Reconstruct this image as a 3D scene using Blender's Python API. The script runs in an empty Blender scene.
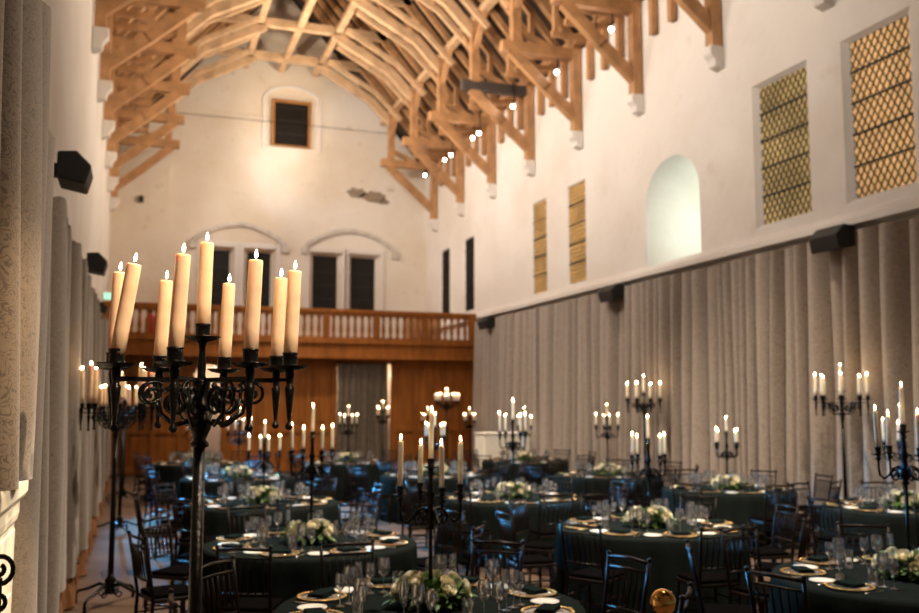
import bpy, bmesh, math, random
from mathutils import Vector, Matrix, Euler
PI = math.pi
rnd = random.Random(7)
scene = bpy.context.scene
COL = scene.collection

# ------------------------------------------------------------------ camera model
FPX, W, H = 930.0, 919.0, 613.0
VX, VY = 132.0, 405.0
CX, CY = 459.5, 306.5
PH = math.atan((VY - CY) / FPX)
TH = math.atan((CX - VX) * math.cos(PH) / FPX)
CAM = Vector((0, 0, 1.95))
FW = Vector((math.sin(TH) * math.cos(PH), math.cos(TH) * math.cos(PH), math.sin(PH)))
RT = Vector((math.cos(TH), -math.sin(TH), 0))
UP = RT.cross(FW)


def proj(p):
    v = Vector(p) - CAM
    z = v.dot(FW)
    if z < 0.05:
        return None
    return (CX + FPX * v.dot(RT) / z, CY - FPX * v.dot(UP) / z, z)


def in_view(p, mx=30, my=30):
    q = proj(p)
    return q is not None and -mx < q[0] < W + mx and -my < q[1] < H + my


# ------------------------------------------------------------------ hall dimensions
XL, XR = -0.9, 10.2
XC = (XL + XR) / 2
YB, YF = -4.0, 33.0
ZW = 10.7           # wall head
ZRIDGE = 17.2
YG = 27.0           # gallery front


# ------------------------------------------------------------------ mesh helpers
class MB:
    def __init__(self):
        self.bm = bmesh.new()

    def box(self, c, s, rot=None):
        M = Matrix.Translation(Vector(c))
        if rot is not None:
            M = M @ Euler(rot).to_matrix().to_4x4()
        M = M @ Matrix.Diagonal((s[0], s[1], s[2], 1))
        bmesh.ops.create_cube(self.bm, size=1.0, matrix=M)
        return self

    def box2(self, a, b):
        return self.box([(a[i] + b[i]) / 2 for i in range(3)], [abs(b[i] - a[i]) for i in range(3)])

    def bar(self, p0, p1, w, h, up=(0, 0, 1)):
        p0, p1 = Vector(p0), Vector(p1)
        d = p1 - p0
        L = d.length
        z = d.normalized()
        u = Vector(up)
        if abs(u.dot(z)) > 0.99:
            u = Vector((0, 1, 0))
        x = u.cross(z).normalized()
        y = z.cross(x)
        M = Matrix((x, y, z)).transposed().to_4x4()
        M = Matrix.Translation((p0 + p1) / 2) @ M @ Matrix.Diagonal((w, h, L, 1))
        bmesh.ops.create_cube(self.bm, size=1.0, matrix=M)
        return self

    def tube(self, pts, r, seg=8, cap=True, flat=1.0):
        pts = [Vector(p) for p in pts]
        n = len(pts)
        if not isinstance(r, (list, tuple)):
            r = [r] * n
        tang = []
        for i in range(n):
            a = pts[max(i - 1, 0)]
            b = pts[min(i + 1, n - 1)]
            tang.append((b - a).normalized())
        t0 = tang[0]
        u = Vector((0, 0, 1)) if abs(t0.z) < 0.9 else Vector((1, 0, 0))
        u = (u - t0 * u.dot(t0)).normalized()
        rings = []
        for i in range(n):
            t = tang[i]
            u = (u - t * u.dot(t))
            u = u.normalized() if u.length > 1e-6 else t.orthogonal().normalized()
            v = t.cross(u)
            ring = []
            for k in range(seg):
                a = 2 * PI * k / seg
                ring.append(self.bm.verts.new(pts[i] + (u * math.cos(a) + v * math.sin(a) * flat) * r[i]))
            rings.append(ring)
        for i in range(n - 1):
            for k in range(seg):
                f = self.bm.faces.new((rings[i][k], rings[i][(k + 1) % seg], rings[i + 1][(k + 1) % seg], rings[i + 1][k]))
                f.smooth = True
        if cap:
            self.bm.faces.new(list(reversed(rings[0])))
            self.bm.faces.new(rings[-1])
        return self

    def lathe(self, prof, seg=16, c=(0, 0, 0), smooth=True):
        c = Vector(c)
        rings = []
        for (r, z) in prof:
            if r < 1e-5:
                rings.append([self.bm.verts.new(c + Vector((0, 0, z)))])
            else:
                rings.append([self.bm.verts.new(c + Vector((r * math.cos(2 * PI * k / seg), r * math.sin(2 * PI * k / seg), z))) for k in range(seg)])
        for a, b in zip(rings, rings[1:]):
            for k in range(seg):
                k2 = (k + 1) % seg
                if len(a) == 1 and len(b) == 1:
                    continue
                if len(a) == 1:
                    vs = (a[0], b[k2], b[k])
                elif len(b) == 1:
                    vs = (a[k], a[k2], b[0])
                else:
                    vs = (a[k], a[k2], b[k2], b[k])
                f = self.bm.faces.new(vs)
                f.smooth = smooth
        return self

    def sphere(self, c, r, seg=12, ring=8, sc=(1, 1, 1)):
        M = Matrix.Translation(Vector(c)) @ Matrix.Diagonal((sc[0], sc[1], sc[2], 1))
        res = bmesh.ops.create_uvsphere(self.bm, u_segments=seg, v_segments=ring, radius=r, matrix=M)
        for v in res['verts']:
            for f in v.link_faces:
                f.smooth = True
        return self

    def poly(self, pts):
        return self.bm.faces.new([self.bm.verts.new(Vector(p)) for p in pts])

    def prism(self, pts, d):
        """closed outline pts (3-D, planar) pushed along vector d"""
        d = Vector(d)
        a = [self.bm.verts.new(Vector(p)) for p in pts]
        b = [self.bm.verts.new(Vector(p) + d) for p in pts]
        n = len(pts)
        self.bm.faces.new(a)
        self.bm.faces.new(list(reversed(b)))
        for i in range(n):
            j = (i + 1) % n
            self.bm.faces.new((a[j], a[i], b[i], b[j]))
        return self

    def grid(self, fn, nu, nv, smooth=True):
        vs = [[self.bm.verts.new(Vector(fn(i / nu, j / nv))) for j in range(nv + 1)] for i in range(nu + 1)]
        for i in range(nu):
            for j in range(nv):
                f = self.bm.faces.new((vs[i][j], vs[i + 1][j], vs[i + 1][j + 1], vs[i][j + 1]))
                f.smooth = smooth
        return self

    def build(self, name, m, parent=None, bevel=0, fix=True):
        if fix:
            bmesh.ops.recalc_face_normals(self.bm, faces=self.bm.faces[:])
        me = bpy.data.meshes.new(name)
        self.bm.to_mesh(me)
        self.bm.free()
        me.materials.append(m)
        o = bpy.data.objects.new(name, me)
        COL.objects.link(o)
        if parent is not None:
            o.parent = parent
        if bevel:
            md = o.modifiers.new('bevel', 'BEVEL')
            md.width = bevel
            md.segments = 2
        return o


def tag(o, label=None, cat=None, group=None, kind=None):
    if label:
        o['label'] = label
    if cat:
        o['category'] = cat
    if group:
        o['group'] = group
    if kind:
        o['kind'] = kind
    return o


def thing(name, label, cat, loc=(0, 0, 0), rz=0, group=None):
    o = bpy.data.objects.new(name, None)
    o.empty_display_size = 0.1
    COL.objects.link(o)
    o.location = loc
    o.rotation_euler = (0, 0, rz)
    return tag(o, label, cat, group)


def struct(o, label=None):
    o['kind'] = 'structure'
    if label:
        o['label'] = label
    return o


CHILD = {}


def kids(o):
    return [c for c in bpy.data.objects if c.parent == o]


def reg(o):
    """remember the tree under a prototype so copies are quick"""
    CHILD[o.name] = [reg(c) for c in kids(o)]
    return o


def copy_tree(o, parent=None, top=None):
    c = o.copy()
    COL.objects.link(c)
    if parent is not None:
        c.parent = parent
    for ch in CHILD.get((top or o).name, []):
        copy_tree(ch, c)
    return c


PROTO = {}


def place(key, loc, rz=0, label=None, group=None, rot=None):
    """first use moves the prototype itself, later ones copy it"""
    p = PROTO[key]
    o = p['o']
    if p['used']:
        o = copy_tree(o)
    p['used'] = True
    o.location = loc
    o.rotation_euler = rot if rot is not None else (0, 0, rz)
    if label:
        o['label'] = label
    if group:
        o['group'] = group
    return o


def proto(key, o):
    reg(o)
    PROTO[key] = {'o': o, 'used': False}


# ------------------------------------------------------------------ materials
def mat(name, color=(.5, .5, .5), rough=.6, metal=0, spec=.5, noise=0, nscale=8, stretch=(1, 1, 1), bump=0, bscale=None,
        sheen=0, sss=0, sssr=(.02, .01, .005), c2=None, coat=0, emit=0):
    m = bpy.data.materials.new(name)
    m.use_nodes = True
    nt = m.node_tree
    b = nt.nodes['Principled BSDF']
    b.inputs['Base Color'].default_value = (*color, 1)
    b.inputs['Roughness'].default_value = rough
    b.inputs['Metallic'].default_value = metal
    b.inputs['Specular IOR Level'].default_value = spec
    if sheen:
        b.inputs['Sheen Weight'].default_value = sheen
    if coat:
        b.inputs['Coat Weight'].default_value = coat
        b.inputs['Coat Roughness'].default_value = .2
    if sss:
        b.inputs['Subsurface Weight'].default_value = sss
        b.inputs['Subsurface Radius'].default_value = sssr
        b.inputs['Subsurface Scale'].default_value = 1.0
    if noise or bump:
        tc = nt.nodes.new('ShaderNodeTexCoord')
        mp = nt.nodes.new('ShaderNodeMapping')
        mp.inputs['Scale'].default_value = stretch
        nt.links.new(tc.outputs['Object'], mp.inputs['Vector'])
        nz = nt.nodes.new('ShaderNodeTexNoise')
        nz.inputs['Scale'].default_value = nscale
        nz.inputs['Detail'].default_value = 5
        nt.links.new(mp.outputs['Vector'], nz.inputs['Vector'])
        if noise:
            r = nt.nodes.new('ShaderNodeValToRGB')
            lo = [x * (1 - noise) for x in color] if c2 is None else c2
            r.color_ramp.elements[0].position = .3
            r.color_ramp.elements[1].position = .7
            r.color_ramp.elements[0].color = (*lo, 1)
            r.color_ramp.elements[1].color = (*[min(1, x * (1 + noise * .4)) for x in color], 1)
            nt.links.new(nz.outputs['Fac'], r.inputs['Fac'])
            nt.links.new(r.outputs['Color'], b.inputs['Base Color'])
            if emit:
                nt.links.new(r.outputs['Color'], b.inputs['Emission Color'])
                b.inputs['Emission Strength'].default_value = emit
        if bump:
            bp = nt.nodes.new('ShaderNodeBump')
            bp.inputs['Strength'].default_value = bump
            bp.inputs['Distance'].default_value = .02
            if bscale:
                nz2 = nt.nodes.new('ShaderNodeTexNoise')
                nz2.inputs['Scale'].default_value = bscale
                nt.links.new(mp.outputs['Vector'], nz2.inputs['Vector'])
                nt.links.new(nz2.outputs['Fac'], bp.inputs['Height'])
            else:
                nt.links.new(nz.outputs['Fac'], bp.inputs['Height'])
            nt.links.new(bp.outputs['Normal'], b.inputs['Normal'])
    return m


def emat(name, color, strength):
    m = bpy.data.materials.new(name)
    m.use_nodes = True
    nt = m.node_tree
    nt.nodes.remove(nt.nodes['Principled BSDF'])
    e = nt.nodes.new('ShaderNodeEmission')
    e.inputs['Color'].default_value = (*color, 1)
    e.inputs['Strength'].default_value = strength
    nt.links.new(e.outputs[0], nt.nodes['Material Output'].inputs['Surface'])
    return m


def plaster(name, c1, c2, c3, scale=.35):
    """limewashed plaster with broad yellowed stains and a fine rough surface"""
    m = mat(name, c1, .9, spec=.2)
    nt = m.node_tree
    b = nt.nodes['Principled BSDF']
    tc = nt.nodes.new('ShaderNodeTexCoord')
    n1 = nt.nodes.new('ShaderNodeTexNoise')
    n1.inputs['Scale'].default_value = scale
    n1.inputs['Detail'].default_value = 6
    n1.inputs['Roughness'].default_value = .6
    nt.links.new(tc.outputs['Object'], n1.inputs['Vector'])
    r = nt.nodes.new('ShaderNodeValToRGB')
    r.color_ramp.elements[0].position = .38
    r.color_ramp.elements[0].color = (*c2, 1)
    r.color_ramp.elements[1].position = .6
    r.color_ramp.elements[1].color = (*c1, 1)
    nt.links.new(n1.outputs['Fac'], r.inputs['Fac'])
    n2 = nt.nodes.new('ShaderNodeTexNoise')
    n2.inputs['Scale'].default_value = 2.2
    n2.inputs['Detail'].default_value = 8
    nt.links.new(tc.outputs['Object'], n2.inputs['Vector'])
    r2 = nt.nodes.new('ShaderNodeValToRGB')
    r2.color_ramp.elements[0].position = .22
    r2.color_ramp.elements[0].color = (1, 1, 1, 1)
    r2.color_ramp.elements[1].position = .36
    r2.color_ramp.elements[1].color = (0, 0, 0, 1)
    nt.links.new(n2.outputs['Fac'], r2.inputs['Fac'])
    mx = nt.nodes.new('ShaderNodeMix')
    mx.data_type = 'RGBA'
    mx.inputs['B'].default_value = (*c3, 1)
    nt.links.new(r2.outputs['Color'], mx.inputs['Factor'])
    nt.links.new(r.outputs['Color'], mx.inputs['A'])
    nt.links.new(mx.outputs['Result'], b.inputs['Base Color'])
    n3 = nt.nodes.new('ShaderNodeTexNoise')
    n3.inputs['Scale'].default_value = 6
    n3.inputs['Detail'].default_value = 6
    nt.links.new(tc.outputs['Object'], n3.inputs['Vector'])
    bp = nt.nodes.new('ShaderNodeBump')
    bp.inputs['Strength'].default_value = .25
    bp.inputs['Distance'].default_value = .04
    nt.links.new(n3.outputs['Fac'], bp.inputs['Height'])
    nt.links.new(bp.outputs['Normal'], b.inputs['Normal'])
    return m


def brocade(name, c_bg, c_fig, scale, warm=None):
    """woven damask: curling figure lines in a second tone"""
    m = mat(name, c_bg, .75, spec=.3, sheen=.3)
    nt = m.node_tree
    b = nt.nodes['Principled BSDF']
    tc = nt.nodes.new('ShaderNodeTexCoord')
    mp = nt.nodes.new('ShaderNodeMapping')
    mp.inputs['Scale'].default_value = (.3, 1, 1)
    nt.links.new(tc.outputs['Object'], mp.inputs['Vector'])
    nz = nt.nodes.new('ShaderNodeTexNoise')
    nz.inputs['Scale'].default_value = scale
    nz.inputs['Detail'].default_value = 1.5
    nz.inputs['Distortion'].default_value = 1.2
    nt.links.new(mp.outputs['Vector'], nz.inputs['Vector'])
    mt = nt.nodes.new('ShaderNodeMath')
    mt.operation = 'PINGPONG'
    mt.inputs[1].default_value = .09
    nt.links.new(nz.outputs['Fac'], mt.inputs[0])
    r = nt.nodes.new('ShaderNodeValToRGB')
    r.color_ramp.elements[0].position = .012
    r.color_ramp.elements[0].color = (*c_fig, 1)
    r.color_ramp.elements[1].position = .04
    r.color_ramp.elements[1].color = (*c_bg, 1)
    nt.links.new(mt.outputs[0], r.inputs['Fac'])
    nt.links.new(r.outputs['Color'], b.inputs['Base Color'])
    bp = nt.nodes.new('ShaderNodeBump')
    bp.inputs['Strength'].default_value = .3
    bp.inputs['Distance'].default_value = .01
    nt.links.new(mt.outputs[0], bp.inputs['Height'])
    nt.links.new(bp.outputs['Normal'], b.inputs['Normal'])
    return m


def glassmat(name, tint=(1, 1, 1)):
    m = bpy.data.materials.new(name)
    m.use_nodes = True
    nt = m.node_tree
    nt.nodes.remove(nt.nodes['Principled BSDF'])
    tr = nt.nodes.new('ShaderNodeBsdfTransparent')
    tr.inputs['Color'].default_value = (*[.93 * t for t in tint], 1)
    gl = nt.nodes.new('ShaderNodeBsdfGlossy')
    gl.inputs['Roughness'].default_value = .08
    lw = nt.nodes.new('ShaderNodeLayerWeight')
    lw.inputs['Blend'].default_value = .45
    mt = nt.nodes.new('ShaderNodeMath')
    mt.operation = 'MULTIPLY_ADD'
    mt.inputs[1].default_value = 1.0
    mt.inputs[2].default_value = .24
    nt.links.new(lw.outputs['Fresnel'], mt.inputs[0])
    mx = nt.nodes.new('ShaderNodeMixShader')
    nt.links.new(mt.outputs[0], mx.inputs[0])
    nt.links.new(tr.outputs[0], mx.inputs[1])
    nt.links.new(gl.outputs[0], mx.inputs[2])
    df = nt.nodes.new('ShaderNodeBsdfDiffuse')
    df.inputs['Color'].default_value = (.9, .9, .88, 1)
    m2 = nt.nodes.new('ShaderNodeMixShader')
    m2.inputs[0].default_value = .05
    nt.links.new(mx.outputs[0], m2.inputs[1])
    nt.links.new(df.outputs[0], m2.inputs[2])
    nt.links.new(m2.outputs[0], nt.nodes['Material Output'].inputs['Surface'])
    return m


M = {}
M['wall'] = plaster('limewashed plaster', (.80, .76, .72), (.72, .66, .60), (.70, .63, .56))
M['gable'] = plaster('stained plaster', (.80, .74, .66), (.72, .62, .49), (.58, .48, .36), .3)
M['stone'] = mat('pale dressed stone', (.66, .60, .53), .85, noise=.2, nscale=5, bump=.3)
M['oak'] = mat('golden oak', (.49, .26, .115), .6, noise=.35, nscale=3, stretch=(1, .6, 1), bump=.2, bscale=14)
M['oaklight'] = mat('pale oak', (.62, .41, .235), .6, noise=.3, nscale=3, bump=.2, bscale=14)
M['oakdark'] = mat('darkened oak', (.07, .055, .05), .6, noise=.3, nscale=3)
M['boards'] = mat('roof boarding', (.055, .03, .017), .8, noise=.4, nscale=2, stretch=(1, 6, 1))
M['panel'] = mat('varnished panelling', (.34, .115, .02), .5, spec=.25, noise=.35, nscale=2.5, stretch=(3, 1, .4))
M['iron'] = mat('black wrought iron', (.0035, .0032, .003), .24, metal=.0, spec=.22, bump=.2, bscale=110)
M['wax'] = mat('ivory wax', (.90, .655, .46), .5, noise=.1, nscale=18, sss=.6, sssr=(.03, .014, .006))
M['ivory'] = mat('pale ivory wax', (.90, .82, .66), .5, noise=.05, nscale=18, sss=.4, sssr=(.02, .012, .006))
M['wick'] = mat('burnt wick', (.02, .015, .012), .9, noise=.3)
M['flame'] = emat('candle flame', (1.0, .66, .32), 120)
M['cloth'] = mat('dark green tablecloth', (.0120, .0158, .0145), .8, spec=.0, noise=.15, nscale=30)
M['napkin'] = mat('dark green napkin', (.010, .0165, .0150), .9, spec=0, noise=.15, nscale=40)
M['chair'] = mat('black lacquered wood', (.010, .006, .0045), .34, spec=.14, noise=.3, nscale=10)
M['cushion'] = mat('black seat pad', (.004, .0035, .0035), .9, spec=0, noise=.2, nscale=20)
M['china'] = mat('white china', (.80, .77, .72), .15, spec=.5, noise=.03)
M['gold'] = mat('gold rim', (.83, .52, .18), .25, metal=1, noise=.1, nscale=60)
M['brass'] = mat('polished brass', (.86, .50, .14), .1, metal=1, noise=.06, nscale=30)
M['steel'] = mat('silver cutlery', (.75, .72, .68), .2, metal=1, noise=.05)
M['glass'] = glassmat('clear glass')
M['plateglass'] = glassmat('charger glass', (.95, .93, .9))
M['leaf'] = mat('green leaves', (.085, .16, .035), .5, noise=.5, nscale=12)
M['rose'] = mat('cream rose petals', (.86, .80, .60), .6, noise=.1, nscale=20, sss=.2, sssr=(.01, .008, .004))
M['bowl'] = mat('dark bowl', (.02, .02, .02), .5, noise=.1)
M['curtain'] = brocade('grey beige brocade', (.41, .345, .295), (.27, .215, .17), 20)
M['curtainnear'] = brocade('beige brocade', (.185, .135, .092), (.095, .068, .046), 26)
M['fringe'] = mat('orange bullion fringe', (.22, .085, .024), .8, noise=.4, nscale=40, stretch=(1, 1, .1), bump=.5, bscale=60)
M['doordrape'] = mat('dark olive drape', (.13, .10, .07), .8, noise=.2, nscale=6)
M['floor'] = mat('worn brown carpet', (.10, .062, .042), .95, spec=.1, noise=.3, nscale=1.2, bump=.2, bscale=90)
M['black'] = mat('black speaker casing', (.012, .012, .012), .6, noise=.1)
M['lead'] = mat('window lead', (.035, .03, .024), .6, metal=.3, noise=.1)
M['amber'] = mat('glowing amber glass', (.58, .33, .13), .25, spec=.6, noise=.35, nscale=1.3, bump=.1, bscale=3, emit=.42)  # emission put into the pane, in place of light from behind
M['paleamber'] = mat('pale glowing amber glass', (.75, .42, .14), .3, spec=.5, noise=.3, nscale=1.5, bump=.1, bscale=3, emit=.42)  # narrow panes also glow by added emission
M['olive'] = mat('olive glowing amber glass', (.36, .25, .10), .22, spec=.6, noise=.45, nscale=1.3, bump=.1, bscale=3, emit=.4)  # glow set into this pane too
M['darkglass'] = mat('dark leaded glass', (.014, .012, .010), .3, spec=.25, noise=.3, nscale=2)
M['framewood'] = mat('orange window frame', (.42, .19, .05), .6, noise=.2)
M['mantel'] = mat('cream painted mantel', (.78, .71, .56), .5, noise=.08, nscale=4)
M['white'] = mat('white linen', (.80, .76, .66), .8, noise=.06, nscale=6)
M['patch'] = mat('bare stone under lost plaster', (.34, .26, .19), .9, noise=.35, nscale=9)
M['red'] = mat('red paint', (.5, .03, .015), .4, noise=.1)
M['lamp'] = emat('lit lamp lens', (1, .95, .86), 20)
M['sign'] = emat('lit green sign', (.55, 1.0, .72), .55)
M['skirt'] = mat('dark stained wood', (.06, .03, .015), .5, noise=.3)

# ------------------------------------------------------------------ setting: floor, walls
struct(MB().box2((XL - .6, YB - .3, -.2), (XR + .6, YF + .5, 0)).build('floor', M['floor']))


def wall_cells(mb, a_of, u0, u1, v0, v1, holes):
    us = sorted({u0, u1, *[h[0] for h in holes], *[h[1] for h in holes]})
    vs = sorted({v0, v1, *[h[2] for h in holes], *[h[3] for h in holes]})
    for i in range(len(us) - 1):
        for j in range(len(vs) - 1):
            cu, cv = (us[i] + us[i + 1]) / 2, (vs[j] + vs[j + 1]) / 2
            if any(h[0] < cu < h[1] and h[2] < cv < h[3] for h in holes):
                continue
            mb.poly([a_of(us[i], vs[j], 0), a_of(us[i + 1], vs[j], 0), a_of(us[i + 1], vs[j + 1], 0), a_of(us[i], vs[j + 1], 0)])


def reveal(mb, a_of, h, d, splay, arch=0):
    u0, u1, v0, v1 = h
    o = [(u0, v0), (u1, v0), (u1, v1), (u0, v1)]
    i = [(u0 + splay, v0 + splay * .6), (u1 - splay, v0 + splay * .6), (u1 - splay, v1 - splay * .6), (u0 + splay, v1 - splay * .6)]
    for k in range(4):
        l = (k + 1) % 4
        mb.poly([a_of(*o[k], 0), a_of(*o[l], 0), a_of(*i[l], d), a_of(*i[k], d)])


right = lambda u, v, d: (XR + d, u, v)      # u = Y, v = Z
gable = lambda u, v, d: (u, YF + d, v)      # u = X

SP = .12
# glass rectangles on the long wall (y0, y1, z0, z1)
RW = [(9.95, 11.1, 5.07, 7.5), (12.1, 13.3, 5.07, 7.5), (19.95, 20.85, 4.95, 7.4), (22.2, 23.05, 4.95, 7.4), (27.75, 28.6, 5.0, 7.35), (30.2, 31.05, 5.0, 7.35)]
SPL = [.12, .12, .05, .05, .05, .05]
RD = [.09, .09, .04, .04, .04, .04]
RH = [(a - SP, b + SP, c - SP * .6, d + SP * .6) for (a, b, c, d), SP in zip(RW, SPL)]
ARCH = (15.1, 17.1, 4.86, 7.0)
mb = MB()
wall_cells(mb, right, YB, YF, 0, ZW, RH + [ARCH])
for h, SP, d_ in zip(RH, SPL, RD):
    reveal(mb, right, h, d_, SP)
# arch spandrels and deep alcove of the round headed opening
y0, y1, z0, z1 = ARCH
yc, zs = (y0 + y1) / 2, z1 - .95
arc = [(yc + 1.0 * math.cos(PI * k / 20), zs + .95 * math.sin(PI * k / 20) ** .92) for k in range(21)]
for k in range(20):
    (ya, za), (yb, zb) = arc[k], arc[k + 1]
    mb.poly([right(ya, za, 0), right(yb, zb, 0), right(yb, z1, 0), right(ya, z1, 0)])
outl = [(y1, z0)] + arc + [(y0, z0)]
D = 1.3
inn = [(yc + (y - yc) * .72, z0 + (z - z0) * .86) for (y, z) in outl]
for k in range(len(outl) - 1):
    mb.poly([right(*outl[k], 0), right(*outl[k + 1], 0), right(*inn[k + 1], D), right(*inn[k], D)])
mb.poly([right(y0, z0, 0), right(y1, z0, 0), right(*inn[0], D), right(*inn[-1], D)])
mb.poly([right(*p, D) for p in inn])
struct(mb.build('wall_right', M['wall'], fix=False))

mb = MB()
mb.box2((XL - .5, YB, 0), (XL, YF, ZW))
struct(mb.build('wall_left', M['wall']))

# end gable: glass rectangles
GW = [(2.24, 3.06, 5.3, 7.32), (3.68, 4.49, 5.3, 7.32), (6.02, 6.9, 5.3, 7.32), (7.42, 8.32, 5.3, 7.32), (4.44, 5.84, 11.3, 13.02)]
GH = [(a - .16, b + .16, c - .1, d + .12) for a, b, c, d in GW]
mb = MB()
DOOR = [(5.75, 7.42), (1.65, 2.4)]
wall_cells(mb, gable, XL, XR, 0, ZW, GH[:4])
wall_cells(mb, gable, XC - 2.2, XC + 2.2, ZW, 13.4, GH[4:])
for s in (-1, 1):
    mb.poly([gable(XC + s * 2.2, ZW, 0), gable(XC + s * 5.55, ZW, 0), gable(XC + s * 2.2, 14.67, 0)])
mb.poly([gable(XC - 2.2, 13.4, 0), gable(XC + 2.2, 13.4, 0), gable(XC + 2.2, 14.67, 0), gable(XC, ZRIDGE, 0), gable(XC - 2.2, 14.67, 0)])
for h in GH:
    reveal(mb, gable, h, .3, .16)
struct(mb.build('wall_far', M['gable'], fix=False))
struct(MB().box2((XL - .5, YB - .3, 0), (XR + .5, YB, ZRIDGE)).build('wall_near', M['wall']))
struct(MB().box2((XL, YF - .35, 0), (.95, YF, 10.2)).build('trim_1', M['gable']), 'shallow plaster block added for the tone edge left on the gable')  # block added to give the upright light-dark edge on the gable
# string course above the long curtain and the sill line
mb = MB()
mb.prism([(XR, YB, 4.58), (XR - .2, YB, 4.62), (XR - .2, YB, 4.72), (XR, YB, 4.86)], (0, YF - YB, 0))
struct(mb.build('trim_2', M['wall']), 'pale sloping stone ledge above the long curtain')
# hood moulds over the gable windows
mb = MB()
for (a, b) in ((1.75, 5.0), (5.6, 9.05)):
    n = 16
    c = (a + b) / 2
    out = [(a + (b - a) * k / n, 7.55 + .72 * math.sin(PI * k / n) ** .8) for k in range(n + 1)]
    for k in range(n):
        p, q = out[k], out[k + 1]
        mb.bar((p[0], YF - .04, p[1]), (q[0], YF - .04, q[1]), .16, .14, (0, 1, 0))
        if k % 2 == 0:
            mb.box(((p[0] + q[0]) / 2, YF - .1, (p[1] + q[1]) / 2 + .02), (.1, .1, .1))
    mb.box((a + .05, YF - .07, 7.45), (.24, .16, .24))
    mb.box((b - .05, YF - .07, 7.45), (.24, .16, .24))
struct(mb.build('trim_3', M['stone']), 'curved stone hood moulds over the gable windows')
# roof boarding
mb = MB()
for s in (-1, 1):
    mb.prism([(XC + s * 5.95, YB, 10.55), (XC, YB, ZRIDGE + .1), (XC, YB, ZRIDGE + .3), (XC + s * 6.15, YB, 10.55)], (0, YF - YB + .3, 0))
struct(mb.build('ceiling', M['boards']))

# windows ------------------------------------------------------------
def lattice(mb, a_of, h, d, step=.13, hb=.49, th=.015):
    u0, u1, v0, v1 = h
    k = math.tan(math.radians(58))

    def clip(c, s):
        # line v = v0 + s*k*(u-u0) + c
        pts = []
        for u in (u0, u1):
            v = v0 + s * k * (u - u0) + c
            if v0 <= v <= v1:
                pts.append((u, v))
        for v in (v0, v1):
            u = u0 + (v - v0 - c) / (s * k)
            if u0 < u < u1:
                pts.append((u, v))
        return pts
    span = (u1 - u0) * k + (v1 - v0)
    c = -span
    while c < span:
        for s in (1, -1):
            p = clip(c, s)
            if len(p) >= 2:
                mb.bar(a_of(*p[0], d), a_of(*p[1], d), th, th)
        c += step * k
    v = v0 + hb
    while v < v1 - .1:
        mb.bar(a_of(u0, v, d - .01), a_of(u1, v, d - .01), .03, .03)
        v += hb
    return mb


for n, (h, g) in enumerate(zip(RW, ('amber', 'olive', 'paleamber', 'paleamber', 'darkglass', 'darkglass'))):
    mb = MB()
    mb.box2(right(h[0], h[2], RD[n] + .002), right(h[1], h[3], RD[n] + .03))
    w = struct(mb.build('window_%d' % (n + 1), M[g]))
    lattice(MB(), right, h, RD[n] - .008).build('leaded_lattice', M['lead'], w)
for n, h in enumerate(GW):
    mb = MB()
    mb.box2(gable(h[0], h[2], .302), gable(h[1], h[3], .33))
    w = struct(mb.build('window_%d' % (n + 7), M['darkglass']))
    lattice(MB(), gable, h, .285, step=.16).build('leaded_lattice', M['lead'], w)
    if n == 4:
        f = MB()
        t = .09
        f.box2(gable(h[0], h[2], .2), gable(h[0] + t, h[3], .3)).box2(gable(h[1] - t, h[2], .2), gable(h[1], h[3], .3))
        f.box2(gable(h[0] + t, h[3] - t, .2), gable(h[1] - t, h[3], .3)).box2(gable(h[0] + t, h[2], .2), gable(h[1] - t, h[2] + t * .5, .3))
        f.build('window_frame', M['framewood'], w)
mb = MB()
a = [(XC + .48 + 1.0 * math.cos(PI * k / 14), 12.9 + .55 * math.sin(PI * k / 14)) for k in range(15)]
for p, q in zip(a, a[1:]):
    mb.bar((p[0], YF - .02, p[1]), (q[0], YF - .02, q[1]), .12, .06, (0, 1, 0))
for s in (-1, 1):
    mb.bar((XC + .48 + s, YF - .02, 12.9), (XC + .48 + s, YF - .02, 11.1), .12, .06, (0, 1, 0))
struct(mb.build('trim_4', M['wall']), 'whitewashed arched surround of the high gable window')

mb = MB()
for (a, b, c, d) in GW[:4]:
    for (p, q) in (((a - .3, c - .1), (a - .16, d + .3)), ((b + .16, c - .1), (b + .3, d + .3)), ((a - .16, d + .12), (b + .16, d + .3))):
        mb.box2(gable(p[0], p[1], -.05), gable(q[0], q[1], .0))
struct(mb.build('trim_7', M['wall'], bevel=.015), 'pale stone frames around the gable windows')
r_ = random.Random(9)
wf = bpy.data.objects['wall_far']
for (cx_, cz_, rx_, rz_) in ((7.55, 9.72, .42, .2), (8.15, 9.6, .5, .24), (8.6, 9.45, .22, .12)):
    pts = []
    for k in range(18):
        a = 2 * PI * k / 18
        q_ = r_.uniform(.7, 1.15)
        pts.append((cx_ + rx_ * q_ * math.cos(a), YF, cz_ + rz_ * q_ * math.sin(a)))
    MB().prism(pts, (0, -.012, 0)).build('lost_plaster_patch', M['patch'], wf)
t = thing('wall_sensor', 'tiny black box high on the added plaster block left of the gable', 'sensor', (.05, YF - .35, 8.85))
MB().box((0, -.06, 0), (.16, .12, .2)).build('casing', M['black'], t, bevel=.01)
MB().lathe([(0, 0), (.04, 0), (.04, .02), (0, .03)], 12, (0, -.06, .1)).build('dome', M['black'], t)

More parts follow.
